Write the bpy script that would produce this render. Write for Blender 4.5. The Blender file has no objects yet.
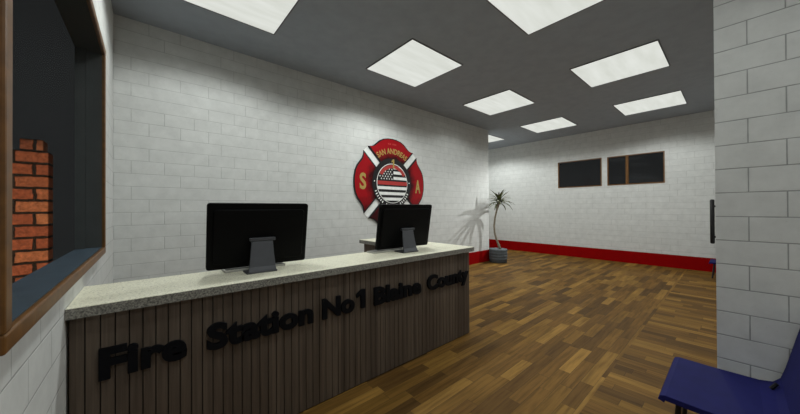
import bpy, bmesh, math, random
from mathutils import Vector, Matrix
random.seed(7)
SC = bpy.context.scene
COL = SC.collection
PI = math.pi

# ------------------------------------------------------------------ dimensions (metres)
CEIL = 4.015
YW = 4.96       # emblem wall
XL = -0.318     # left wall
XF = 10.584     # far wall
XE = 7.925      # end of the emblem wall
XP = 3.0        # face of the right wall stub
YP = 0.087      # its free end
YD = 2.257      # front of the desk
ZD = 1.113      # counter top

# ------------------------------------------------------------------ node helpers
class NT:
    def __init__(s, name):
        s.m = bpy.data.materials.new(name); s.m.use_nodes = True
        s.t = s.m.node_tree; s.t.nodes.clear()
        s.out = s.t.nodes.new('ShaderNodeOutputMaterial')
    def n(s, typ, **kw):
        nd = s.t.nodes.new(typ)
        for k, v in kw.items(): setattr(nd, k, v)
        return nd
    def link(s, a, b): s.t.links.new(a, b)
    def put(s, sock, v):
        if isinstance(v, bpy.types.NodeSocket): s.link(v, sock)
        elif v is not None: sock.default_value = v
    def math(s, op, a, b=None, c=None):
        nd = s.n('ShaderNodeMath', operation=op)
        s.put(nd.inputs[0], a)
        if b is not None: s.put(nd.inputs[1], b)
        if c is not None: s.put(nd.inputs[2], c)
        return nd.outputs[0]
    def pos(s):
        g = s.n('ShaderNodeNewGeometry'); x = s.n('ShaderNodeSeparateXYZ')
        s.link(g.outputs['Position'], x.inputs[0]); return g.outputs['Position'], x.outputs
    def xyz(s, x, y, z=0.0):
        c = s.n('ShaderNodeCombineXYZ'); s.put(c.inputs[0], x); s.put(c.inputs[1], y); s.put(c.inputs[2], z)
        return c.outputs[0]
    def white(s, vec):
        w = s.n('ShaderNodeTexWhiteNoise', noise_dimensions='3D'); s.link(vec, w.inputs['Vector']); return w.outputs['Value']
    def noise(s, vec, scale, detail=3.0, rough=0.55):
        w = s.n('ShaderNodeTexNoise'); s.link(vec, w.inputs['Vector'])
        w.inputs['Scale'].default_value = scale; w.inputs['Detail'].default_value = detail
        w.inputs['Roughness'].default_value = rough
        return w.outputs['Fac']
    def ramp(s, fac, stops, interp='LINEAR'):
        r = s.n('ShaderNodeValToRGB'); r.color_ramp.interpolation = interp
        e = r.color_ramp.elements
        while len(e) < len(stops): e.new(0.5)
        for k, (p, c) in enumerate(stops):
            e[k].position = p; e[k].color = (*c, 1) if len(c) == 3 else c
        s.link(fac, r.inputs[0]); return r.outputs[0]
    def mix(s, fac, a, b, mode='MIX'):
        m = s.n('ShaderNodeMix', data_type='RGBA', blend_type=mode)
        s.put(m.inputs[0], fac)
        s.put(m.inputs[6], (*a, 1) if isinstance(a, tuple) and len(a) == 3 else a)
        s.put(m.inputs[7], (*b, 1) if isinstance(b, tuple) and len(b) == 3 else b)
        return m.outputs[2]
    def bump(s, h, strength=0.3, dist=0.01):
        b = s.n('ShaderNodeBump'); b.inputs['Strength'].default_value = strength
        b.inputs['Distance'].default_value = dist; s.link(h, b.inputs['Height']); return b.outputs[0]
    def bsdf(s, col, rough=0.6, metal=0.0, spec=0.5, normal=None):
        p = s.n('ShaderNodeBsdfPrincipled')
        s.put(p.inputs['Base Color'], (*col, 1) if isinstance(col, tuple) and len(col) == 3 else col)
        s.put(p.inputs['Roughness'], rough); s.put(p.inputs['Metallic'], metal)
        s.put(p.inputs['Specular IOR Level'], spec)
        if normal is not None: s.link(normal, p.inputs['Normal'])
        s.link(p.outputs[0], s.out.inputs[0]); return p

def plain(name, col, rough=0.6, metal=0.0, spec=0.5, var=0.08, scale=12.0):
    t = NT(name); p, _ = t.pos()
    n = t.noise(p, scale)
    dark = tuple(c * (1 - var) for c in col); lite = tuple(min(1, c * (1 + var)) for c in col)
    t.bsdf(t.ramp(n, [(0.3, dark), (0.7, lite)]), rough, metal, spec)
    return t.m

def block_mat(name, axis, shift=0.0, js=0.45, phase=0.115, gaps=0.42):
    """white painted concrete blocks; courses of 163 mm, running along world X or Y"""
    t = NT(name); P, o = t.pos()
    u0 = t.math('ADD', o[0 if axis == 'X' else 1], shift); z = o[2]
    H, C = 0.163, 0.325
    zr = t.math('DIVIDE', t.math('SUBTRACT', z, phase), H)
    row = t.math('FLOOR', zr)
    odd = t.math('ABSOLUTE', t.math('MODULO', row, 2.0))
    off = t.math('MULTIPLY', odd, 0.155)
    u = t.math('DIVIDE', t.math('ADD', t.math('SUBTRACT', u0, 0.165), off), C)
    nb = t.math('ROUND', u)
    du = t.math('MULTIPLY', t.math('ABSOLUTE', t.math('SUBTRACT', u, nb)), C)
    keep = t.math('GREATER_THAN', t.white(t.xyz(nb, row, 3.0)), gaps)
    zn = t.math('ROUND', zr)
    dz = t.math('MULTIPLY', t.math('ABSOLUTE', t.math('SUBTRACT', zr, zn)), H)
    wob = t.math('MULTIPLY', t.math('SUBTRACT', t.noise(P, 9.0), 0.5), 0.004)
    jw = 0.0032
    jz = t.n('ShaderNodeMapRange', interpolation_type='SMOOTHSTEP')
    t.link(t.math('ADD', dz, wob), jz.inputs[0]); jz.inputs[1].default_value = jw * 0.3; jz.inputs[2].default_value = jw * 1.5
    jz.inputs[3].default_value = 1; jz.inputs[4].default_value = 0
    ju = t.n('ShaderNodeMapRange', interpolation_type='SMOOTHSTEP')
    t.link(t.math('ADD', du, wob), ju.inputs[0]); ju.inputs[1].default_value = jw * 0.3; ju.inputs[2].default_value = jw * 1.5
    ju.inputs[3].default_value = 1; ju.inputs[4].default_value = 0
    jv = t.math('MULTIPLY', ju.outputs[0], keep)
    j = t.math('MAXIMUM', jz.outputs[0], jv)
    mott = t.noise(P, 7.0, 6.0, 0.65)
    fine = t.noise(P, 60.0, 4.0, 0.7)
    cell = t.white(t.xyz(t.math('FLOOR', u), row, 8.0))
    base = t.ramp(mott, [(0.3, (0.535, 0.542, 0.530)), (0.7, (0.63, 0.637, 0.622))])
    base = t.mix(t.math('MULTIPLY', cell, 0.10), base, (0.44, 0.445, 0.44))
    sp = t.ramp(fine, [(0.27, (0.45, 0.45, 0.44)), (0.36, (1, 1, 1))])
    base = t.mix(0.35, base, sp, 'MULTIPLY')
    colr = t.mix(t.math('MULTIPLY', j, js), base, (0.22, 0.225, 0.22))
    hgt = t.math('ADD', t.math('MULTIPLY', j, -1.0), t.math('MULTIPLY', fine, 0.15))
    t.bsdf(colr, 0.75, 0, 0.25, t.bump(hgt, 0.5, 0.004))
    return t.m

def floor_mat():
    t = NT('stave_parquet'); P, o = t.pos()
    X, Y = o[0], o[1]
    side = t.math('LESS_THAN', Y, 0.81)
    def sel(a, b):   # a in the main field, b in the cross-laid strip
        return t.math('ADD', t.math('MULTIPLY', a, t.math('SUBTRACT', 1.0, side)), t.math('MULTIPLY', b, side))
    L = sel(X, Y); W = sel(Y, X)
    wv = t.math('DIVIDE', t.math('ADD', W, 20.0), 0.108)
    row = t.math('FLOOR', wv)
    r = t.white(t.xyz(row, 1.0, 5.0))
    lv = t.math('ADD', t.math('DIVIDE', t.math('ADD', L, 30.0), 0.62), t.math('MULTIPLY', r, 7.0))
    # uneven stave lengths
    lv = t.math('ADD', lv, t.math('MULTIPLY', t.math('SINE', t.math('ADD', t.math('MULTIPLY', lv, 2.1), t.math('MULTIPLY', row, 1.7))), 0.22))
    st = t.math('FLOOR', lv)
    rid = t.white(t.xyz(row, st, t.math('ADD', side, 2.0)))
    fw = t.math('MULTIPLY', t.math('ABSOLUTE', t.math('SUBTRACT', wv, t.math('ROUND', wv))), 0.108)
    fl = t.math('MULTIPLY', t.math('ABSOLUTE', t.math('SUBTRACT', lv, t.math('ROUND', lv))), 0.62)
    seam = t.math('LESS_THAN', t.math('MINIMUM', fw, fl), 0.0018)
    g = t.noise(t.xyz(t.math('MULTIPLY', L, 2.2), t.math('MULTIPLY', W, 34.0), t.math('MULTIPLY', rid, 30.0)), 1.0, 5.0, 0.6)
    b = t.noise(t.xyz(t.math('MULTIPLY', L, 1.4), t.math('MULTIPLY', W, 6.0), t.math('MULTIPLY', rid, 50.0)), 1.0, 3.0, 0.6)
    base = t.ramp(rid, [(0.0, (0.085, 0.045, 0.013)), (0.22, (0.125, 0.064, 0.016)), (0.5, (0.175, 0.090, 0.021)),
                        (0.8, (0.210, 0.113, 0.025)), (1.0, (0.31, 0.170, 0.040))])
    grain = t.ramp(g, [(0.25, (0.52, 0.50, 0.46)), (0.55, (1.0, 1.0, 1.0)), (0.8, (1.18, 1.16, 1.12))])
    c = t.mix(1.0, base, grain, 'MULTIPLY')
    c = t.mix(0.6, c, t.ramp(b, [(0.3, (0.62, 0.62, 0.62)), (0.62, (1.1, 1.1, 1.1))]), 'MULTIPLY')
    c = t.mix(t.math('MULTIPLY', seam, 0.55), c, (0.03, 0.02, 0.012))
    t.bsdf(c, 0.6, 0, 0.1, t.bump(t.math('ADD', t.math('MULTIPLY', g, 0.2), t.math('MULTIPLY', seam, -1.0)), 0.15, 0.002))
    return t.m

def stone_mat():
    t = NT('speckled_stone'); P, o = t.pos()
    n = t.noise(P, 95.0, 3.0, 0.7); m = t.noise(P, 14.0, 4.0)
    c = t.ramp(n, [(0.34, (0.36, 0.34, 0.28)), (0.43, (0.72, 0.70, 0.55)), (0.56, (0.80, 0.78, 0.62)), (0.68, (0.88, 0.86, 0.72))])
    c = t.mix(0.25, c, t.ramp(m, [(0.3, (0.8, 0.8, 0.78)), (0.7, (1, 1, 1))]), 'MULTIPLY')
    t.bsdf(c, 0.45, 0, 0.4); return t.m

def shaded_edge_mat():
    t = NT('shaded_speckled_edge'); P, o = t.pos()  # speckled stone, with the shade on the counter's vertical faces put into its grey
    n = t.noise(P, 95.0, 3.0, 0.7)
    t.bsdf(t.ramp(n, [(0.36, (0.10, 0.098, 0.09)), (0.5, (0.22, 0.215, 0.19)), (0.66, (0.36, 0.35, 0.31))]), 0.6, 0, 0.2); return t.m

def slat_mat():
    t = NT('dark_slat_wood'); P, o = t.pos()
    cell = t.math('FLOOR', t.math('DIVIDE', t.math('ADD', o[0], 10.0), 0.0575))
    r = t.white(t.xyz(cell, 2.0, 4.0))
    g = t.noise(t.xyz(t.math('MULTIPLY', o[0], 60.0), t.math('MULTIPLY', o[1], 60.0), t.math('ADD', t.math('MULTIPLY', o[2], 2.5), t.math('MULTIPLY', r, 9.0))), 1.0, 4.0)
    b = t.ramp(r, [(0, (0.088, 0.066, 0.049)), (1, (0.135, 0.104, 0.078))])
    c = t.mix(0.8, b, t.ramp(g, [(0.3, (0.6, 0.6, 0.6)), (0.7, (1.1, 1.1, 1.1))]), 'MULTIPLY')
    t.bsdf(c, 0.6, 0, 0.3); return t.m

def brick_mat():
    t = NT('old_red_brick'); P, o = t.pos()
    br = t.n('ShaderNodeTexBrick', offset=0.5)
    wob = t.noise(P, 14.0, 3.0)
    t.link(t.xyz(t.math('ADD', t.math('ADD', o[0], 0.06), t.math('MULTIPLY', wob, 0.03)), t.math('ADD', t.math('SUBTRACT', o[2], 0.112), t.math('MULTIPLY', wob, 0.02)), 0.0), br.inputs['Vector'])
    br.inputs['Color1'].default_value = (0.62, 0.24, 0.11, 1); br.inputs['Color2'].default_value = (0.38, 0.10, 0.05, 1)
    br.inputs['Mortar'].default_value = (0.035, 0.022, 0.016, 1)
    br.inputs['Scale'].default_value = 1.0; br.inputs['Mortar Size'].default_value = 0.015
    br.inputs['Mortar Smooth'].default_value = 0.4
    br.inputs['Brick Width'].default_value = 0.26; br.inputs['Row Height'].default_value = 0.124
    n = t.noise(P, 26.0, 6.0, 0.75)
    c = t.mix(0.75, br.outputs['Color'], t.ramp(n, [(0.3, (0.3, 0.26, 0.24)), (0.52, (1, 1, 1)), (0.72, (1.9, 1.7, 1.5))]), 'MULTIPLY')
    h = t.math('ADD', t.math('MULTIPLY', br.outputs['Fac'], -1.0), t.math('MULTIPLY', n, 0.5))
    t.bsdf(c, 0.85, 0, 0.2, t.bump(h, 0.9, 0.012)); return t.m

def frame_wood():
    t = NT('brown_frame_wood'); P, o = t.pos()
    g = t.noise(P, 22.0, 4.0)
    t.bsdf(t.ramp(g, [(0.3, (0.10, 0.042, 0.008)), (0.7, (0.17, 0.072, 0.014))]), 0.45, 0, 0.4); return t.m

def glass_mat():
    t = NT('window_glass')
    a = t.n('ShaderNodeBsdfTransparent'); a.inputs[0].default_value = (0.93, 0.95, 0.95, 1)
    g = t.n('ShaderNodeBsdfGlossy'); g.inputs['Roughness'].default_value = 0.05
    g.inputs[0].default_value = (0.8, 0.85, 0.9, 1)
    mx = t.n('ShaderNodeMixShader'); mx.inputs[0].default_value = 0.006
    t.link(a.outputs[0], mx.inputs[1]); t.link(g.outputs[0], mx.inputs[2]); t.link(mx.outputs[0], t.out.inputs[0])
    return t.m

def panel_mat():
    t = NT('light_diffuser'); P, o = t.pos()
    n = t.noise(t.xyz(t.math('MULTIPLY', o[0], 1.2), t.math('MULTIPLY', o[1], 6.0), 0.0), 1.0, 2.0)
    c = t.ramp(n, [(0.3, (0.66, 0.68, 0.62)), (0.7, (0.76, 0.78, 0.73))])
    e = t.n('ShaderNodeEmission'); t.link(c, e.inputs[0]); e.inputs[1].default_value = 1.0
    t.link(e.outputs[0], t.out.inputs[0]); return t.m

def leaf_mat():
    t = NT('leaf_green'); P, o = t.pos()
    t.bsdf(t.ramp(t.noise(P, 15.0), [(0.3, (0.030, 0.040, 0.010)), (0.55, (0.075, 0.085, 0.02)), (0.75, (0.26, 0.22, 0.07))]), 0.5, 0, 0.4)
    return t.m

def sign_red_mat():
    # printed artwork: red field burning out to black round the ring and on the lower lobes
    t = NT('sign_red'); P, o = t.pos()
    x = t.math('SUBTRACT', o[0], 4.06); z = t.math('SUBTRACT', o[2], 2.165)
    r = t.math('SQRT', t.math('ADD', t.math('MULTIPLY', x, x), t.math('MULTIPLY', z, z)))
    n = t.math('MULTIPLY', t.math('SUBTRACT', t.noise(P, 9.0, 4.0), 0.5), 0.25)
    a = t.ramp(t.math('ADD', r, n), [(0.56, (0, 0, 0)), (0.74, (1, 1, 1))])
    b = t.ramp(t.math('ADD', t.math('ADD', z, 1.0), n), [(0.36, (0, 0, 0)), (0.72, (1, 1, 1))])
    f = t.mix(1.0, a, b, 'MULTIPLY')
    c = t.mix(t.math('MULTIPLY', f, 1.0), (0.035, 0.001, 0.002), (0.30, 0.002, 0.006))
    t.bsdf(c, 0.6, 0, 0.15); return t.m

M = {
 'wall_x': block_mat('white_block_along_x', 'X'), 'wall_y': block_mat('white_block_along_y', 'Y', 0.0),
 'wall_p': block_mat('white_block_stub', 'Y', -0.098, 0.8, 0.082, -1.0),
 'floor': floor_mat(), 'ceil': plain('grey_ceiling', (0.33, 0.365, 0.41), 0.85, 0, 0.2, 0.05, 5.0),
 'red': plain('red_paint', (0.24, 0.0006, 0.001), 0.7, 0, 0.05, 0.06, 6.0),
 'stone': stone_mat(), 'edge': shaded_edge_mat(), 'slat': slat_mat(), 'backing': plain('slat_backing', (0.02, 0.016, 0.013), 0.8),
 'brick': brick_mat(), 'frame': frame_wood(), 'glass': glass_mat(), 'panel': panel_mat(),
 'lightframe': plain('light_frame_grey', (0.10, 0.10, 0.105), 0.6),
 'black': plain('black_plastic', (0.0015, 0.0015, 0.0017), 0.55, 0, 0.12), 'screen': plain('dark_screen', (0.008, 0.009, 0.011), 0.12),
 'stand': plain('dark_grey_metal', (0.050, 0.052, 0.060), 0.55, 0.1), 'letter': plain('black_lettering', (0.003, 0.0035, 0.005), 0.7, 0, 0.12),
 'keycase': plain('pale_grey_plastic', (0.42, 0.41, 0.38), 0.5), 'key': plain('grey_keycaps', (0.12, 0.118, 0.11), 0.6),
 'pot': plain('grey_concrete_pot', (0.085, 0.096, 0.105), 0.8, 0, 0.2, 0.15, 20.0), 'soil': plain('dark_soil', (0.03, 0.022, 0.015), 0.95),
 'pebble': plain('pale_pebbles', (0.42, 0.40, 0.36), 0.9, 0, 0.2, 0.4, 60.0),
 'trunk': plain('plant_trunk', (0.23, 0.20, 0.15), 0.85, 0, 0.2, 0.3, 30.0), 'leaf': leaf_mat(),
 'blue': plain('blue_vinyl', (0.011, 0.012, 0.085), 0.7, 0, 0.1, 0.10, 9.0), 'legm': plain('black_metal', (0.012, 0.012, 0.013), 0.45, 0.2),
 'ground': plain('blue_grey_asphalt', (0.10, 0.125, 0.16), 0.9, 0, 0.2, 0.15, 3.0),
 'e_red': sign_red_mat(), 'e_black': plain('sign_black', (0.007, 0.006, 0.007), 0.5, 0, 0.3),
 'e_white': plain('sign_white', (0.78, 0.79, 0.77), 0.5, 0, 0.3), 'e_gold': plain('sign_gold', (0.38, 0.27, 0.07), 0.5, 0, 0.3),
 'e_line': plain('sign_bright_red', (0.40, 0.035, 0.03), 0.5, 0, 0.3),
 'sill': plain('blue_grey_sill', (0.055, 0.075, 0.10), 0.6, 0, 0.2, 0.2, 14.0), 'lining': plain('dark_lining', (0.09, 0.09, 0.09), 0.9, 0, 0.05),
 'dark': plain('dark_void', (0.02, 0.02, 0.02), 0.9),
}

# ------------------------------------------------------------------ mesh helpers
def box(bm, x0, x1, y0, y1, z0, z1, mi=0):
    v = [bm.verts.new((x, y, z)) for x in (x0, x1) for y in (y0, y1) for z in (z0, z1)]
    for q in ((0, 1, 3, 2), (4, 6, 7, 5), (0, 4, 5, 1), (2, 3, 7, 6), (0, 2, 6, 4), (1, 5, 7, 3)):
        f = bm.faces.new([v[i] for i in q]); f.material_index = mi
    return v

def link(name, bm, mats, parent=None, smooth=False, bevel=0.0, seg=2, loc=None, wn=True):
    me = bpy.data.meshes.new(name)
    bmesh.ops.recalc_face_normals(bm, faces=bm.faces)
    bm.to_mesh(me); bm.free()
    for m in (mats if isinstance(mats, (list, tuple)) else [mats]): me.materials.append(m)
    if smooth:
        for p in me.polygons: p.use_smooth = True
    o = bpy.data.objects.new(name, me); COL.objects.link(o)
    if parent: o.parent = parent
    if loc: o.location = loc
    if bevel:
        b = o.modifiers.new('bevel', 'BEVEL'); b.width = bevel; b.segments = seg; b.limit_method = 'ANGLE'
    return o

def bx(name, dims, mat, parent=None, bevel=0.0, seg=2):
    bm = bmesh.new(); box(bm, *dims); return link(name, bm, mat, parent, bevel=bevel, seg=seg)

def struct(name, bm, mats, **k):
    o = link(name, bm, mats, **k); o['kind'] = 'structure'; return o

def thing(name, label, cat, loc=(0, 0, 0), rz=0.0, group=None):
    o = bpy.data.objects.new(name, None); COL.objects.link(o); o.empty_display_size = 0.1
    o.location = loc; o.rotation_euler = (0, 0, rz)
    o['label'] = label; o['category'] = cat
    if group: o['group'] = group
    return o

def prism(bm, pts, y0, y1, mi=0):
    """polygon given in (x, z), extruded between two y values"""
    a = [bm.verts.new((x, y0, z)) for x, z in pts]; b = [bm.verts.new((x, y1, z)) for x, z in pts]
    n = len(pts)
    fs = [bm.faces.new(a), bm.faces.new(b[::-1])]
    for i in range(n): fs.append(bm.faces.new((a[i], b[i], b[(i + 1) % n], a[(i + 1) % n])))
    for f in fs: f.material_index = mi

def tube(bm, pts, rad, n=10, cap=True):
    rings = []
    up = Vector((0, 0, 1))
    for i, p in enumerate(pts):
        p = Vector(p)
        d = (Vector(pts[min(i + 1, len(pts) - 1)]) - Vector(pts[max(i - 1, 0)])).normalized()
        a = d.cross(up if abs(d.z) < 0.9 else Vector((1, 0, 0))).normalized(); b = d.cross(a)
        r = rad[i] if isinstance(rad, (list, tuple)) else rad
        rings.append([bm.verts.new(p + (a * math.cos(2 * PI * k / n) + b * math.sin(2 * PI * k / n)) * r) for k in range(n)])
    for q, w in zip(rings, rings[1:]):
        for k in range(n): bm.faces.new((q[k], q[(k + 1) % n], w[(k + 1) % n], w[k]))
    if cap: bm.faces.new(rings[0][::-1]); bm.faces.new(rings[-1])

def lathe(bm, prof, n=32):
    rings = [[bm.verts.new((r * math.cos(2 * PI * k / n), r * math.sin(2 * PI * k / n), z)) for k in range(n)] for r, z in prof]
    for q, w in zip(rings, rings[1:]):
        for k in range(n): bm.faces.new((q[k], q[(k + 1) % n], w[(k + 1) % n], w[k]))
    bm.faces.new(rings[0][::-1]); bm.faces.new(rings[-1])

def wall(name, mat, plane, c0, c1, u0, u1, z0, z1, holes=()):
    """wall slab with rectangular openings. plane 'X': slab between x=c0..c1 running along y; plane 'Y' the other way"""
    bm = bmesh.new()
    us = sorted({u0, u1, *[h[0] for h in holes], *[h[1] for h in holes]})
    for a, b in zip(us, us[1:]):
        hs = [h for h in holes if h[0] <= a and h[1] >= b]
        spans = [(z0, z1)] if not hs else [(z0, hs[0][2]), (hs[0][3], z1)]
        for s0, s1 in spans:
            if plane == 'X': box(bm, c0, c1, a, b, s0, s1)
            else: box(bm, a, b, c0, c1, s0, s1)
    bmesh.ops.remove_doubles(bm, verts=bm.verts, dist=1e-5)
    # drop the internal faces shared by neighbouring boxes
    seen = {}
    for f in bm.faces: seen.setdefault(tuple(round(v, 4) for v in f.calc_center_median()), []).append(f)
    bmesh.ops.delete(bm, geom=[f for fs in seen.values() if len(fs) > 1 for f in fs], context='FACES')
    return struct(name, bm, mat)

# ------------------------------------------------------------------ room shell
YB = -3.0           # wall behind and to the right of the camera
YR = -0.40          # wall behind the far chairs
YN = 7.6            # end of the recess past the emblem wall
bm = bmesh.new(); box(bm, XL, XF, YB, YN, -0.1, 0.0); struct('floor', bm, M['floor'])
bm = bmesh.new(); box(bm, XL - 0.12, XF + 0.12, YB - 0.12, YN + 0.12, CEIL, CEIL + 0.12); struct('ceiling', bm, M['ceil'])
WIN1 = (1.215, 3.46, 1.275, 2.94)
wall('wall_left', M['wall_y'], 'X', XL - 0.12, XL, YB, YN, 0, CEIL, [WIN1])
FW = [(1.232, 2.532, 2.290, 3.145), (2.680, 3.943, 2.290, 3.150)]
wall('wall_far', M['wall_y'], 'X', XF, XF + 0.12, YB, YN, 0, CEIL, FW)
wall('wall_emblem', M['wall_x'], 'Y', YW, YN, XL, XE, 0, CEIL)
wall('wall_recess', M['wall_x'], 'Y', YN, YN + 0.12, XL - 0.12, XF + 0.12, 0, CEIL)
wall('wall_back', M['wall_x'], 'Y', YB - 0.12, YB, XL - 0.12, XF + 0.12, 0, CEIL)
bm = bmesh.new(); box(bm, XP, XP + 0.45, YB, YP, 0, CEIL); struct('wall_right', bm, M['wall_p'])
bm = bmesh.new(); box(bm, XP + 0.45, XF, YB, YR, 0, CEIL); struct('wall_side', bm, M['wall_x'])

def base(name, x0, x1, y0, y1):
    bm = bmesh.new(); box(bm, x0, x1, y0, y1, 0, 0.345); o = struct(name, bm, M['red'], bevel=0.004); return o
base('baseboard_far', XF - 0.018, XF, YR, YN)
base('baseboard_emblem', XL, XE + 0.018, YW - 0.018, YW)
base('baseboard_recess', XE, XE + 0.018, YW, YN)
base('baseboard_right', XP - 0.018, XP, YB, YP)
base('baseboard_left', XL, XL + 0.018, YB, YD - 0.02)
base('baseboard_side', XP + 0.45, XF - 0.018, YR, YR + 0.018)

# windows -----------------------------------------------------------------
def frame_bm(axis_c0, axis_c1, u0, u1, z0, z1, w, mull=()):
    bm = bmesh.new()
    box(bm, axis_c0, axis_c1, u0, u1, z0, z0 + w); box(bm, axis_c0, axis_c1, u0, u1, z1 - w, z1)
    box(bm, axis_c0, axis_c1, u0, u0 + w, z0 + w, z1 - w); box(bm, axis_c0, axis_c1, u1 - w, u1, z0 + w, z1 - w)
    for a, b in mull: box(bm, axis_c0, axis_c1, a, b, z0 + w, z1 - w)
    return bm
# big window in the left wall
f = struct('window_1', frame_bm(XL - 0.06, XL + 0.05, 1.194, 3.49, 1.252, 2.965, 0.052), M['frame'], bevel=0.006)
gl = bx('glass_pane', (XL + 0.034, XL + 0.040, 1.240, 3.444, 1.298, 2.919), M['glass'], f)
bm = bmesh.new(); box(bm, XL - 0.121, XL - 0.062, 1.216, 3.459, 1.275, 1.302)
link('outer_sill', bm, M['sill'], f)
bm = bmesh.new(); box(bm, XL - 0.121, XL - 0.062, 3.43, 3.459, 1.303, 2.915); box(bm, XL - 0.121, XL - 0.062, 1.216, 1.245, 1.303, 2.915)
box(bm, XL - 0.121, XL - 0.062, 1.216, 3.459, 2.916, 2.939); box(bm, XL - 0.060, XL + 0.030, 3.434, 3.4375, 1.305, 2.912); box(bm, XL - 0.060, XL + 0.030, 1.247, 3.433, 2.906, 2.912)
link('dark_lining', bm, M['lining'], f)
bm = bmesh.new(); box(bm, XL - 0.060, XL + 0.032, 1.247, 3.433, 1.3045, 1.307); link('inner_sill', bm, M['sill'], f)
# two windows in the far wall
f = struct('window_2', frame_bm(XF - 0.012, XF + 0.06, 2.680, 3.943, 2.284, 3.156, 0.026), M['frame'])
bx('glass_pane', (XF + 0.03, XF + 0.036, 2.70, 3.925, 2.305, 3.135), M['glass'], f)
f = struct('window_3', frame_bm(XF - 0.012, XF + 0.06, 1.230, 2.534, 2.284, 3.148, 0.026, [(2.02, 2.085)]), M['frame'])
bx('glass_pane', (XF + 0.03, XF + 0.036, 1.25, 2.515, 2.305, 3.13), M['glass'], f)

# outside -----------------------------------------------------------------
bm = bmesh.new(); box(bm, -14, XL - 0.12, -4, 12.7, -0.12, 0.0); o = struct('ground', bm, M['ground'])
t_ = thing('brick_pier', 'old red brick pier lit in the dark outside the large left window', 'brick wall', (-1.1, 4.75, 0))
bm = bmesh.new(); box(bm, -0.30, 0.335, -0.17, 0.03, 0, 2.21); link('pier_body', bm, M['brick'], t_, bevel=0.008)
bm = bmesh.new(); box(bm, 0.150, 0.300, -0.165, 0.02, 2.2102, 2.325); link('loose_brick', bm, M['brick'], t_, bevel=0.012)

# ceiling light panels ----------------------------------------------------
A = 1.138 / 2
COLX = [0.728, 3.394, 6.087, 8.806]
PLACES = [
 (COLX[0], 3.535, 'square white ceiling light panel above the left monitor, nearest the window'),
 (COLX[1], 3.535, 'large square white ceiling light panel just in front of the fire emblem'),
 (COLX[2], 3.535, 'square white ceiling light panel second along the emblem wall toward the plant'),
 (COLX[3], 3.535, 'square white ceiling light panel just in front of the far left small window'),
 (COLX[0], 1.274, 'square white ceiling light panel overhead in front of the reception desk'),
 (COLX[1], 1.274, 'white ceiling light panel in the top centre of the photo, cut by its edge'),
 (COLX[2], 1.274, 'largest of the right hand ceiling light panels, nearest the block wall end'),
 (COLX[3], 1.274, 'ceiling light panel at right, directly in front of the small window with a mullion'),
 (COLX[3], 5.796, 'ceiling light panel half hidden behind the end of the emblem wall'),
 (COLX[0], -1.0, 'square white ceiling light panel over the blue chair corner behind the camera'),
]
POWER = {(0.7, 3.5): 135, (3.4, 3.5): 205, (6.1, 3.5): 75, (8.8, 3.5): 75, (8.8, 5.8): 290, (0.7, 1.3): 95, (0.7, -1.0): 100, (8.8, 1.3): 190, (6.1, 1.3): 110}
proto = None
for x, y, lab in PLACES:
    if proto is None:
        t = proto = thing('ceiling_light', lab, 'ceiling light', (x, y, CEIL), 0, 'square ceiling light panels')
        bx('diffuser', (-A, A, -A, A, -0.010, -0.002), M['panel'], t)
        bm = bmesh.new()
        w = 0.012
        box(bm, -A - w, A + w, -A - w, -A, -0.014, 0); box(bm, -A - w, A + w, A, A + w, -0.014, 0)
        box(bm, -A - w, -A, -A, A, -0.014, 0); box(bm, A, A + w, -A, A, -0.014, 0)
        link('light_frame', bm, M['lightframe'], t)
        kids = list(t.children)
    else:
        t = proto.copy(); COL.objects.link(t); t.location = (x, y, CEIL); t['label'] = lab
        for k in kids:
            c = k.copy(); COL.objects.link(c); c.parent = t
    l = bpy.data.lights.new('panel_lamp', 'SPOT'); l.energy = POWER.get((round(x, 1), round(y, 1)), 115); l.spot_size = math.radians(158); l.spot_blend = 0.35
    l.shadow_soft_size = 0.16; l.color = (0.955, 1.0, 0.975)
    lo = bpy.data.objects.new('panel_lamp', l); COL.objects.link(lo); lo.location = (x, y, CEIL - 0.03)

# ------------------------------------------------------------------ reception desk
D = thing('reception_desk', 'reception desk with dark vertical slat front, black lettering and pale speckled stone counter', 'desk', (1.4, 2.55, 0))
ox, oy = 1.4, 2.55
XR = 3.15
def lpoly(bm, pts, z0, z1):
    a = [bm.verts.new((x - ox, y - oy, z0)) for x, y in pts]; b = [bm.verts.new((x - ox, y - oy, z1)) for x, y in pts]
    bm.faces.new(a[::-1]); bm.faces.new(b); n = len(pts)
    for i in range(n): bm.faces.new((a[i], a[(i + 1) % n], b[(i + 1) % n], b[i]))
bm = bmesh.new()
lpoly(bm, [(XL + 0.002, 2.222), (3.195, 2.222), (3.195, 4.0), (2.60, 4.0), (2.60, 2.805), (XL + 0.002, 2.805)], ZD - 0.055, ZD)
link('countertop', bm, M['stone'], D, bevel=0.002)
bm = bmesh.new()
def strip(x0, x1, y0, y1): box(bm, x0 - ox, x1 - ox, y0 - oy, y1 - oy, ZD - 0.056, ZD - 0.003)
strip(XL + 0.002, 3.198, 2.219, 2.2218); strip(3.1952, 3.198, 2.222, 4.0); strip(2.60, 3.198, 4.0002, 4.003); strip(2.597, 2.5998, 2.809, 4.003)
link('shaded_edge_band', bm, M['edge'], D)['label'] = 'speckled edge of the counter, its grey darkened in place of shade'
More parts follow.
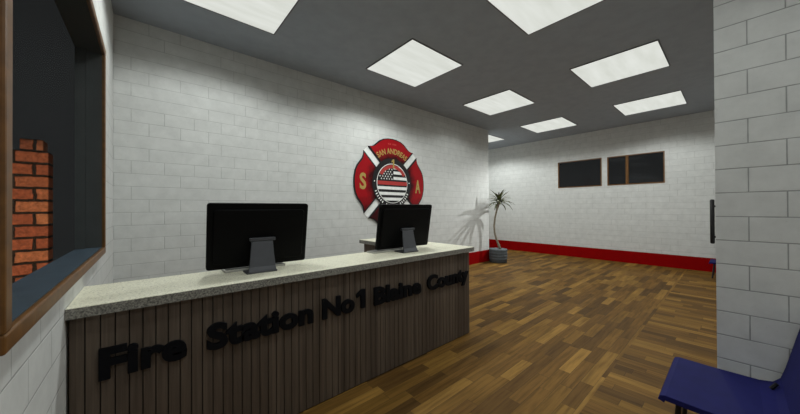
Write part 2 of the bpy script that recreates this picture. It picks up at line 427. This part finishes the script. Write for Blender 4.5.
# carcass behind the slats
def dbox(bm, x0, x1, y0, y1, z0, z1): box(bm, x0 - ox, x1 - ox, y0 - oy, y1 - oy, z0, z1)
bm = bmesh.new()
dbox(bm, XL + 0.012, XR - 0.008, YD + 0.012, YD + 0.04, 0.0, ZD - 0.056)
dbox(bm, XR - 0.04, XR - 0.008, YD + 0.04, 3.96, 0.0, ZD - 0.056)
link('backing_panel', bm, M['backing'], D)
bm = bmesh.new()
dbox(bm, 2.66, XR - 0.05, 3.92, 3.96, 0.0, ZD - 0.056)
dbox(bm, 2.66, 2.69, 3.42, 3.915, 0.0, ZD - 0.056)
link('return_panel', bm, M['slat'], D)
bm = bmesh.new()
x = XL + 0.012; k = 0
while x < XR - 0.01:
    w = min(0.0515, XR - x)
    dbox(bm, x, x + w, YD, YD + 0.013, 0.012, ZD - 0.056)
    x += 0.0575
y = YD + 0.02
while y < 3.93:
    dbox(bm, XR - 0.009, XR + 0.004, y, y + 0.0515, 0.012, ZD - 0.056); y += 0.0575
link('front_slats', bm, M['slat'], D)
bm = bmesh.new(); dbox(bm, XL + 0.06, 2.6, 2.70, 2.72, 0.1, ZD - 0.056); link('back_rail', bm, M['backing'], D)

def numeral_one(name, mat, parent, x0, x1, z0, h, y, depth):
    w = x1 - x0
    bm = bmesh.new(); prism(bm, [(x0 + w * a, z0 + h * b) for a, b in ((0.5, 0), (1, 0), (1, 1), (0.56, 1), (0.0, 0.80), (0.0, 0.62), (0.5, 0.74))], y - depth, y)
    return link(name, bm, mat, parent)
def text_mesh(name, s, mat, parent, x0, x1, z0, height, y, depth, bold=0.0, origin=(0, 0, 0), xform=None, align='LEFT', squeeze=True):
    if s == '1': return numeral_one(name, mat, parent, x0 - origin[0], x1 - origin[0], z0 - origin[2], height, y - origin[1], depth)
    cu = bpy.data.curves.new('glyph_source', 'FONT'); cu.body = s; cu.size = 1.0; cu.extrude = 0.5; cu.offset = bold
    cu.resolution_u = 4
    tmp = bpy.data.objects.new('glyph_source', cu); COL.objects.link(tmp)
    dg = bpy.context.evaluated_depsgraph_get(); dg.update()
    me = bpy.data.meshes.new_from_object(tmp.evaluated_get(dg))
    bpy.data.objects.remove(tmp); bpy.data.curves.remove(cu)
    xs = [v.co.x for v in me.vertices]; mn, mx = min(xs), max(xs)
    cap = 0.73 + bold
    if xform is None:
        for v in me.vertices:
            u, w, d = (v.co.x - mn) / (mx - mn), v.co.y / cap, v.co.z + 0.5
            v.co = (x0 + (x1 - x0) * u - origin[0], y - depth * d - origin[1], z0 + height * w - origin[2])
    else:
        for v in me.vertices:
            v.co = xform((v.co.x - mn) / (mx - mn), v.co.y / cap, v.co.z + 0.5)
    me.flip_normals() if False else None
    me.materials.append(mat)
    bm = bmesh.new(); bm.from_mesh(me); bmesh.ops.recalc_face_normals(bm, faces=bm.faces); bm.to_mesh(me); bm.free()
    me.name = name
    o = bpy.data.objects.new(name, me); COL.objects.link(o); o.parent = parent
    return o
for w, a, b in (('Fire', -0.20, 0.185), ('Station', 0.287, 1.012), ('No', 1.092, 1.40), ('1', 1.425, 1.515), ('Blaine', 1.618, 2.245), ('County', 2.345, 3.10)):
    o = text_mesh('lettering', w, M['letter'], D, a, b, 0.705, 0.170, YD, 0.022, 0.042, (ox, oy, 0))
    o['label'] = 'black raised ' + ('numeral ' if w == '1' else 'word ') + w

# ------------------------------------------------------------------ monitors and keyboards
def rrect(w, h, r, n=5):
    pts = []
    for cx, cz, a0 in ((w / 2 - r, h / 2 - r, 0), (-w / 2 + r, h / 2 - r, 90), (-w / 2 + r, -h / 2 + r, 180), (w / 2 - r, -h / 2 + r, 270)):
        for k in range(n + 1):
            a = math.radians(a0 + 90 * k / n); pts.append((cx + r * math.cos(a), cz + r * math.sin(a)))
    return pts
def monitor(loc, rz, label, w, foot_dx, foot_dy):
    t = thing('computer_monitor', label, 'monitor', loc, rz, 'desktop monitors on the counter')
    T = Matrix.Translation((0, 0, 0.292)) @ Matrix.Rotation(math.radians(10), 4, 'X')
    # housing: rounded slab with a shallow stepped back (back faces -Y)
    bm = bmesh.new(); prism(bm, rrect(w, 0.525, 0.022), -0.012, 0.016)
    bmesh.ops.transform(bm, matrix=T, verts=bm.verts); link('housing', bm, M['black'], t, bevel=0.004)
    bm = bmesh.new(); prism(bm, rrect(w * 0.90, 0.43, 0.03), -0.030, -0.0125)
    bmesh.ops.transform(bm, matrix=T, verts=bm.verts); link('back_cover', bm, M['black'], t, bevel=0.008)
    bm = bmesh.new(); prism(bm, rrect(w - 0.03, 0.485, 0.006), 0.0165, 0.0185)
    bmesh.ops.transform(bm, matrix=T, verts=bm.verts); link('screen', bm, M['screen'], t)
    # leg: a wide bent plate flaring down to the foot
    bm = bmesh.new()
    prof = [(-0.045, 0.255, 0.088), (-0.058, 0.235, 0.082), (-0.078, 0.15, 0.088), (-0.105, 0.045, 0.098), (-0.125, 0.012, 0.104)]
    rows = []
    for i, (yy, zz, hw) in enumerate(prof):
        s = i / (len(prof) - 1)
        cx = foot_dx * s; cy = yy + foot_dy * s
        rows.append([bm.verts.new((cx - hw, cy, zz)), bm.verts.new((cx + hw, cy, zz)),
                     bm.verts.new((cx + hw, cy + 0.014, zz + 0.002)), bm.verts.new((cx - hw, cy + 0.014, zz + 0.002))])
    for q, r_ in zip(rows, rows[1:]):
        for k in range(4): bm.faces.new((q[k], q[(k + 1) % 4], r_[(k + 1) % 4], r_[k]))
    bm.faces.new(rows[0]); bm.faces.new(rows[-1][::-1])
    lg = link('stand_leg', bm, M['stand'], t, bevel=0.003)
    bm = bmesh.new(); box(bm, -0.098, 0.098, -0.062, -0.028, 0.243, 0.270); link('hinge_bar', bm, M['stand'], lg, bevel=0.005)
    bm = bmesh.new()
    x, y = foot_dx, foot_dy
    pts = [(x - 0.118, -0.135 + y), (x + 0.108, -0.135 + y), (x + 0.108, 0.0), (x - 0.118, 0.0)]
    a = [bm.verts.new((p[0], p[1], 0)) for p in pts]; b = [bm.verts.new((p[0], p[1], 0.013)) for p in pts]
    bm.faces.new(a[::-1]); bm.faces.new(b)
    for i in range(4): bm.faces.new((a[i], a[(i + 1) % 4], b[(i + 1) % 4], b[i]))
    link('stand_foot', bm, M['stand'], t, bevel=0.004)
    return t
def keyboard(loc, rz, label):
    t = thing('keyboard', label, 'keyboard', loc, rz, 'keyboards behind the monitors')
    bm = bmesh.new()
    v = box(bm, -0.235, 0.235, -0.075, 0.075, 0.0, 0.014)
    for q in v:
        if q.co.y < 0 and q.co.z > 0.01: q.co.z = 0.020
    link('keyboard_case', bm, M['keycase'], t, bevel=0.004)
    bm = bmesh.new()
    for r in range(5):
        y0 = -0.066 + r * 0.0262; z = 0.0195 - (y0 + 0.075) * 0.04
        n = 16 if r != 4 else 8
        cw = 0.44 / n
        for c in range(n):
            box(bm, -0.22 + c * cw, -0.22 + (c + 0.86) * cw, y0, y0 + 0.021, z - 0.004, z + 0.006)
    link('keys', bm, M['key'], t)
    return t
monitor((0.714, 2.59, ZD), math.radians(-2), 'wide black monitor seen from behind at the left end of the counter', 0.765, -0.02, -0.01)
monitor((2.335, 2.595, ZD), math.radians(-2.5), 'black monitor seen from behind, in front of the red fire emblem', 0.80, -0.05, -0.04)
keyboard((0.69, 2.70, ZD), math.radians(0), 'pale grey keyboard lying behind the left monitor')
keyboard((2.13, 2.70, ZD), math.radians(0), 'pale grey keyboard lying behind the monitor nearest the emblem')

# ------------------------------------------------------------------ fire emblem
EX, EZ = 4.06, 2.165
E_ = thing('fire_emblem', 'red and black Maltese cross emblem with a flag disc on the white wall', 'wall sign', (EX, YW - 0.001, EZ))
ER = 0.985 / 0.985
def lobe(scale=1.0, grow=0.0):
    # top lobe outline, symmetric, from right inner corner round to the left
    pts = [(0.640, 0.745), (0.56, 0.752), (0.49, 0.782), (0.42, 0.840), (0.34, 0.905), (0.24, 0.952), (0.12, 0.978), (0, 0.986)]
    full = pts + [(-x, z) for x, z in reversed(pts[:-1])]
    n = 9
    arc = [(0.53 * math.sin(math.radians(-37 + 74 * k / n)), 0.53 * math.cos(math.radians(-37 + 74 * k / n))) for k in range(n + 1)]
    poly = full + arc
    if grow:
        cx = 0; cz = 0.72
        poly = [(cx + (x - cx) * (1 - grow), cz + (z - cz) * (1 - grow * 1.15)) for x, z in poly]
    return poly
def rot2(pts, deg):
    a = math.radians(deg); c, s = math.cos(a), math.sin(a)
    return [(x * c - z * s, x * s + z * c) for x, z in pts]
def ngon_prism(bm, pts, y0, y1):
    prism(bm, pts, y0, y1)
for deg in (0, 90, 180, 270):
    bm = bmesh.new(); prism(bm, rot2(lobe(), deg), -0.030, -0.006)
    lb = link('lobe', bm, M['e_black'], E_)
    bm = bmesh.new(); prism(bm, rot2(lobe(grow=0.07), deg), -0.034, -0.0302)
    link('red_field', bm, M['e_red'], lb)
for deg in (45, 135, 225, 315):
    bm = bmesh.new(); prism(bm, rot2([(-0.072, 0.5), (0.072, 0.5), (0.072, 0.975), (-0.072, 0.975)], deg), -0.005, 0)
    link('white_bar', bm, M['e_white'], E_)
def disc(r, y0, y1, name, mat, n=64):
    bm = bmesh.new(); prism(bm, [(r * math.cos(2 * PI * k / n), r * math.sin(2 * PI * k / n)) for k in range(n)], y0, y1)
    return link(name, bm, mat, E_)
disc(0.545, -0.040, -0.0345, 'outer_ring', M['e_black'])
disc(0.435, -0.043, -0.0402, 'flag_rim', M['e_white'])
disc(0.420, -0.046, -0.0432, 'flag_disc', M['e_black'])
def stripe_pts(z0, z1, xa=-1, xb=1, R=0.42):
    pts = []
    for k in range(9):
        z = z0 + (z1 - z0) * k / 8; x = math.sqrt(max(R * R - z * z, 0)); pts.append((min(max(x, xa), xb), z))
    for k in range(9):
        z = z1 + (z0 - z1) * k / 8; x = -math.sqrt(max(R * R - z * z, 0)); pts.append((max(min(x, xb), xa), z))
    out = []
    for p in pts:
        if not out or (abs(p[0] - out[-1][0]) + abs(p[1] - out[-1][1])) > 1e-5: out.append(p)
    return out
sh = 0.064
bm = bmesh.new()
for z0, xa in ((0.085, 0.02), (0.205, 0.02), (0.315, 0.02), (-0.135, -1), (-0.255, -1), (-0.375, -1)):
    prism(bm, stripe_pts(z0, z0 + sh, xa=xa), -0.048, -0.0462)
link('white_stripes', bm, M['e_white'], E_)
bm = bmesh.new(); prism(bm, stripe_pts(-0.035, 0.045), -0.049, -0.0462); link('red_line', bm, M['e_line'], E_)
bm = bmesh.new()
for r in range(6):
    for c in range(6):
        sx = -0.385 + c * 0.072 + (0.036 if r % 2 else 0); sz = 0.095 + r * 0.052
        if sx * sx + sz * sz > 0.39 ** 2 or sx > 0.0: continue
        pts = []
        for k in range(10):
            a = PI / 2 + k * PI / 5; rr = 0.022 if k % 2 == 0 else 0.010
            pts.append((sx + rr * math.cos(a), sz + rr * math.sin(a)))
        prism(bm, pts, -0.048, -0.0462)
link('white_stars', bm, M['e_white'], E_)
# red ribbon across the top of the disc, gold numeral over it
bm = bmesh.new()
n = 14; up = []; dn = []
for k in range(n + 1):
    a = math.radians(152 - 124 * k / n)
    up.append((0.415 * math.cos(a), 0.385 * math.sin(a) + 0.02)); dn.append((0.33 * math.cos(a), 0.315 * math.sin(a) + 0.02))
prism(bm, up + dn[::-1], -0.051, -0.0492); link('ribbon', bm, M['e_line'], E_)
def arc_text(name, s, mat, r, deg0, deg1, h, y, d, bold=0.02, inward=False):
    def xf(u, w, dd):
        if not inward:
            a = math.radians(deg0 + (deg1 - deg0) * u); rr = r + h * w
        else:
            a = math.radians(deg0 + (deg1 - deg0) * u); rr = r - h * w
        return (rr * math.cos(a), y - d * dd, rr * math.sin(a))
    return text_mesh(name, s, mat, E_, 0, 0, 0, 0, 0, 0, bold, xform=xf)
arc_text('emblem_lettering', 'SAN ANDREAS', M['e_gold'], 0.650, 126, 54, 0.125, -0.0345, 0.004, 0.02)['label'] = 'gold curved words SAN ANDREAS'
def flat_text(s, mat, cx, cz, w, h, y=-0.0345, bold=0.03):
    return text_mesh('emblem_lettering', s, mat, E_, cx - w / 2, cx + w / 2, cz - h / 2, h, y, 0.004, bold)
flat_text('S', M['e_gold'], -0.775, 0.03, 0.155, 0.34)['label'] = 'gold letter S'
flat_text('A', M['e_gold'], 0.775, -0.02, 0.165, 0.32)['label'] = 'gold letter A'
flat_text('1', M['e_gold'], 0.0, 0.43, 0.075, 0.20, -0.052, 0.0)['label'] = 'gold numeral 1'
# small illegible marks: dashes round the ring, tiny strip at the crown
for k in range(21):
    a = math.radians(201 + k * 6.9)
    if k % 7 == 6: continue
    bm = bmesh.new()
    p = rot2([(-0.011, -0.024), (0.011, -0.024), (0.011, 0.024), (-0.011, 0.024)], math.degrees(a) - 90)
    prism(bm, [(x + 0.49 * math.cos(a), z + 0.49 * math.sin(a)) for x, z in p], -0.042, -0.0402)
    link('ring_mark', bm, M['e_white'], E_)
for a in (0, PI):
    bm = bmesh.new()
    prism(bm, [(0.49 * math.cos(a) + 0.015 * math.cos(q * PI / 4), 0.03 + 0.015 * math.sin(q * PI / 4)) for q in range(8)], -0.042, -0.0402)
    link('ring_dot', bm, M['e_white'], E_)
for cx, w in ((-0.10, 0.03), (-0.055, 0.03), (0.02, 0.025), (0.06, 0.03), (0.10, 0.025)):
    bm = bmesh.new()
    prism(bm, [(cx - w / 2, 0.845), (cx + w / 2, 0.845), (cx + w / 2, 0.878), (cx - w / 2, 0.878)], -0.036, -0.0342)
    link('crown_mark', bm, M['e_line'], E_)

# ------------------------------------------------------------------ plant
PX, PY = 7.93, 4.655
P_ = thing('potted_plant', 'tall thin dracaena with spiky crown in a round grey pot by the wall end', 'plant', (PX, PY, 0))
bm = bmesh.new(); lathe(bm, [(0.235, 0), (0.25, 0.01), (0.255, 0.38), (0.25, 0.395), (0.225, 0.395), (0.222, 0.36)]); pot_ = link('pot', bm, M['pot'], P_, smooth=True)
bm = bmesh.new()
for z in (0.09, 0.17, 0.25, 0.33):
    lathe(bm, [(0.245, z), (0.262, z + 0.012), (0.262, z + 0.045), (0.25, z + 0.057)])
link('pot_rings', bm, M['pot'], pot_)
bm = bmesh.new(); lathe(bm, [(0.10, 0.362), (0.22, 0.362), (0.21, 0.372), (0.10, 0.38)]); link('pebbles', bm, M['pebble'], P_, smooth=True)
fwd, rgt = Vector((0.86, 0.51, 0)), Vector((0.51, -0.86, 0))
def pp(r, z, f=0.0): v = rgt * r + fwd * f; return (v.x, v.y, z)
path = [pp(0.06, 0.37), pp(0.02, 0.50), pp(-0.04, 0.66), pp(-0.095, 0.86), pp(-0.11, 1.08), pp(-0.085, 1.32), pp(-0.035, 1.54), pp(0.01, 1.70), pp(0.03, 1.80)]
bm = bmesh.new(); tube(bm, path, [0.038, 0.033, 0.030, 0.029, 0.028, 0.027, 0.027, 0.032, 0.038], 10); link('trunk', bm, M['trunk'], P_, smooth=True)
def leaf(bm, c, az, el, L, w, droop):
    seg = 9; dirh = Vector((math.cos(az), math.sin(az), 0)); side = Vector((-math.sin(az), math.cos(az), 0))
    p = Vector(c); ang = el; prev = None
    for i in range(seg + 1):
        s = i / seg; hw = w * (0.45 + 1.4 * s) * (1 - s) ** 0.8 + 0.001
        d = dirh * math.cos(ang) + Vector((0, 0, 1)) * math.sin(ang)
        nrm = d.cross(side)
        a = bm.verts.new(p - side * hw - nrm * hw * 0.0); m = bm.verts.new(p + nrm * hw * 0.35); b = bm.verts.new(p + side * hw)
        if prev: bm.faces.new((prev[0], prev[1], m, a)); bm.faces.new((prev[1], prev[2], b, m))
        prev = (a, m, b); p = p + d * (L / seg); ang -= droop / seg
bm = bmesh.new()
rr = random.Random(3)
for k in range(46):
    az = k * 2.39996 + rr.uniform(-0.2, 0.2); tier = k / 46
    el = math.radians(8 + 66 * tier + rr.uniform(-8, 8)); L = rr.uniform(0.38, 0.54) * (1 - 0.12 * tier)
    room = (YW - PY - 0.02) / max(math.sin(az), 1e-3) if math.sin(az) > 0 else 9
    L = min(L, room * 1.05); L = max(L, 0.2)
    leaf(bm, pp(0.03, 1.74 + 0.09 * tier), az, el, L, rr.uniform(0.030, 0.042), math.radians(rr.uniform(62, 108) * (1.0 - 0.45 * tier)))
fo = link('foliage', bm, M['leaf'], P_, smooth=True)
sm = fo.modifiers.new('thick', 'SOLIDIFY'); sm.thickness = 0.002

# ------------------------------------------------------------------ chairs
def chair(name, label, loc, rz, w, seatz, group):
    """one-piece bent blue shell on black legs; local: front +Y, left edge -X"""
    t = thing(name, label, 'chair', loc, rz, group)
    prof = [(0.0, seatz - 0.02), (0.02, seatz - 0.004), (0.05, seatz), (-0.0, 0)]  # unused tail keeps order clear
    path = [(0.235, seatz - 0.035), (0.225, seatz - 0.008), (0.20, seatz), (0.05, seatz - 0.004), (-0.17, seatz - 0.002),
            (-0.225, seatz + 0.010), (-0.255, seatz + 0.045), (-0.275, seatz + 0.12), (-0.325, seatz + 0.36), (-0.345, seatz + 0.46)]
    th = 0.032
    bm = bmesh.new(); top = []; bot = []
    for i, (y, z) in enumerate(path):
        a = Vector(path[max(i - 1, 0)]); b = Vector(path[min(i + 1, len(path) - 1)]); d = (b - a).normalized()
        nn = Vector((d.y, -d.x))
        if nn.y < 0 and i < 5: nn = -nn
        top.append((y, z)); bot.append((y - nn.x * th if i > 0 else y - 0.03, z - abs(nn.y) * th if i > 0 else z))
    # ensure bot is beneath / behind
    bot = []
    for i, (y, z) in enumerate(path):
        a = Vector(path[max(i - 1, 0)]); b = Vector(path[min(i + 1, len(path) - 1)]); d = (b - a).normalized()
        nrm = Vector((-d.y, d.x)) if True else None     # left of travel (travel is rearward, then up): below / behind
        bot.append((y + nrm.x * th, z + nrm.y * th))
    A_ = [[bm.verts.new((sx, y, z)) for y, z in top] for sx in (-w / 2, w / 2)]
    B_ = [[bm.verts.new((sx, y, z)) for y, z in bot] for sx in (-w / 2, w / 2)]
    n = len(path)
    for i in range(n - 1):
        bm.faces.new((A_[0][i], A_[1][i], A_[1][i + 1], A_[0][i + 1])); bm.faces.new((B_[0][i], B_[0][i + 1], B_[1][i + 1], B_[1][i]))
        for s in (0, 1): bm.faces.new((A_[s][i], A_[s][i + 1], B_[s][i + 1], B_[s][i]))
    bm.faces.new((A_[0][0], B_[0][0], B_[1][0], A_[1][0])); bm.faces.new((A_[0][-1], A_[1][-1], B_[1][-1], B_[0][-1]))
    link('seat_shell', bm, M['blue'], t, bevel=0.008, seg=3)
    for sx in (-1, 1):
        for y0, y1 in ((0.15, 0.18), (-0.17, -0.23)):
            bm = bmesh.new(); tube(bm, [(sx * (w / 2 - 0.09), y0, seatz - 0.045), (sx * (w / 2 - 0.05), y1, 0.0)], 0.014, 10)
            link('leg', bm, M['legm'], t)
    bm = bmesh.new()
    for sx in (-1, 1): box(bm, sx * (w / 2 - 0.09) - 0.012, sx * (w / 2 - 0.09) + 0.012, -0.19, 0.17, seatz - 0.052, seatz - 0.034)
    box(bm, -(w / 2 - 0.10), w / 2 - 0.10, -0.012, 0.012, seatz - 0.052, seatz - 0.036)
    link('seat_frame', bm, M['legm'], t)
    for sx in (-1, 1):
        bm = bmesh.new(); tube(bm, [(sx * (w / 2 - 0.13), -0.212, seatz + 0.012), (sx * (w / 2 - 0.13), -0.235, seatz + 0.05)], 0.010, 8)
        link('back_bolt', bm, M['legm'], t)
    return t
chair('visitor_chair', 'blue one-piece chair against the white block wall in the near right corner', (2.638, 0.075, 0), 0, 0.67, 0.505, 'blue visitor chairs')
chair('visitor_chair', 'far blue chair just showing past the end of the block wall by the red baseboard', (9.9, 0.16, 0), 0, 0.60, 0.37, 'blue visitor chairs')

# black pull bar on the wall end
H_ = thing('pull_handle', 'slim black vertical bar fixed to the end of the white block wall', 'handle', (3.09, YP, 1.51))
bm = bmesh.new(); tube(bm, [(0, 0.019, -0.160), (0, 0.019, -0.154), (0, 0.019, 0.154), (0, 0.019, 0.160)], [0.008, 0.012, 0.012, 0.008], 12); link('grip_bar', bm, M['legm'], H_, smooth=True)
for z in (-0.11, 0.11):
    bm = bmesh.new(); tube(bm, [(0, 0.0, z), (0, 0.018, z)], 0.008, 10); link('standoff', bm, M['legm'], H_)

# ------------------------------------------------------------------ lights
def spot(name, loc, target, energy, size, blend=0.5, soft=0.05, color=(1, 1, 1)):
    l = bpy.data.lights.new(name, 'SPOT'); l.energy = energy; l.spot_size = math.radians(size); l.spot_blend = blend
    l.shadow_soft_size = soft; l.color = color
    o = bpy.data.objects.new(name, l); COL.objects.link(o); o.location = loc
    o.rotation_euler = (Vector(target) - Vector(loc)).to_track_quat('-Z', 'Y').to_euler(); return o
spot('added_shadow_spot', (10.25, 3.47, 3.41), (7.5, 4.9, 1.3), 560, 60, 1.0, 0.02, (0.97, 1.0, 0.97))  # added spot without a fixture, throws the plant's shadow on the emblem wall
spot('yard_lamp', (-0.95, 2.7, 1.25), (-0.85, 4.58, 1.40), 75, 54, 0.35, 0.02, (1.0, 0.80, 0.58))

w = bpy.data.worlds.new('night'); SC.world = w; w.use_nodes = True
bg = w.node_tree.nodes['Background']; bg.inputs[0].default_value = (0.0150, 0.0153, 0.0155, 1); bg.inputs[1].default_value = 1.0

# ------------------------------------------------------------------ camera
yaw, pit, roll = math.radians(49.032), math.radians(0.304), math.radians(-0.278)
f = Vector((math.cos(yaw) * math.cos(pit), math.sin(yaw) * math.cos(pit), math.sin(pit)))
r = Vector((math.sin(yaw), -math.cos(yaw), 0)); u = r.cross(f)
r2 = math.cos(roll) * r + math.sin(roll) * u; u2 = -math.sin(roll) * r + math.cos(roll) * u
cam = bpy.data.cameras.new('camera'); co = bpy.data.objects.new('camera', cam); COL.objects.link(co)
mat = Matrix.Identity(4)
for i in range(3): mat[i][0] = r2[i]; mat[i][1] = u2[i]; mat[i][2] = -f[i]
mat.translation = Vector((0, 0, 1.615)); co.matrix_world = mat
cam.sensor_width = 36.0; cam.lens = 290.4154 / 800 * 36.0; cam.clip_start = 0.02; cam.clip_end = 200
SC.camera = co
vs = SC.view_settings
vs.view_transform = 'Standard'; vs.look = 'None'; vs.gamma = 1.0; vs.exposure = 0.0; vs.use_curve_mapping = False
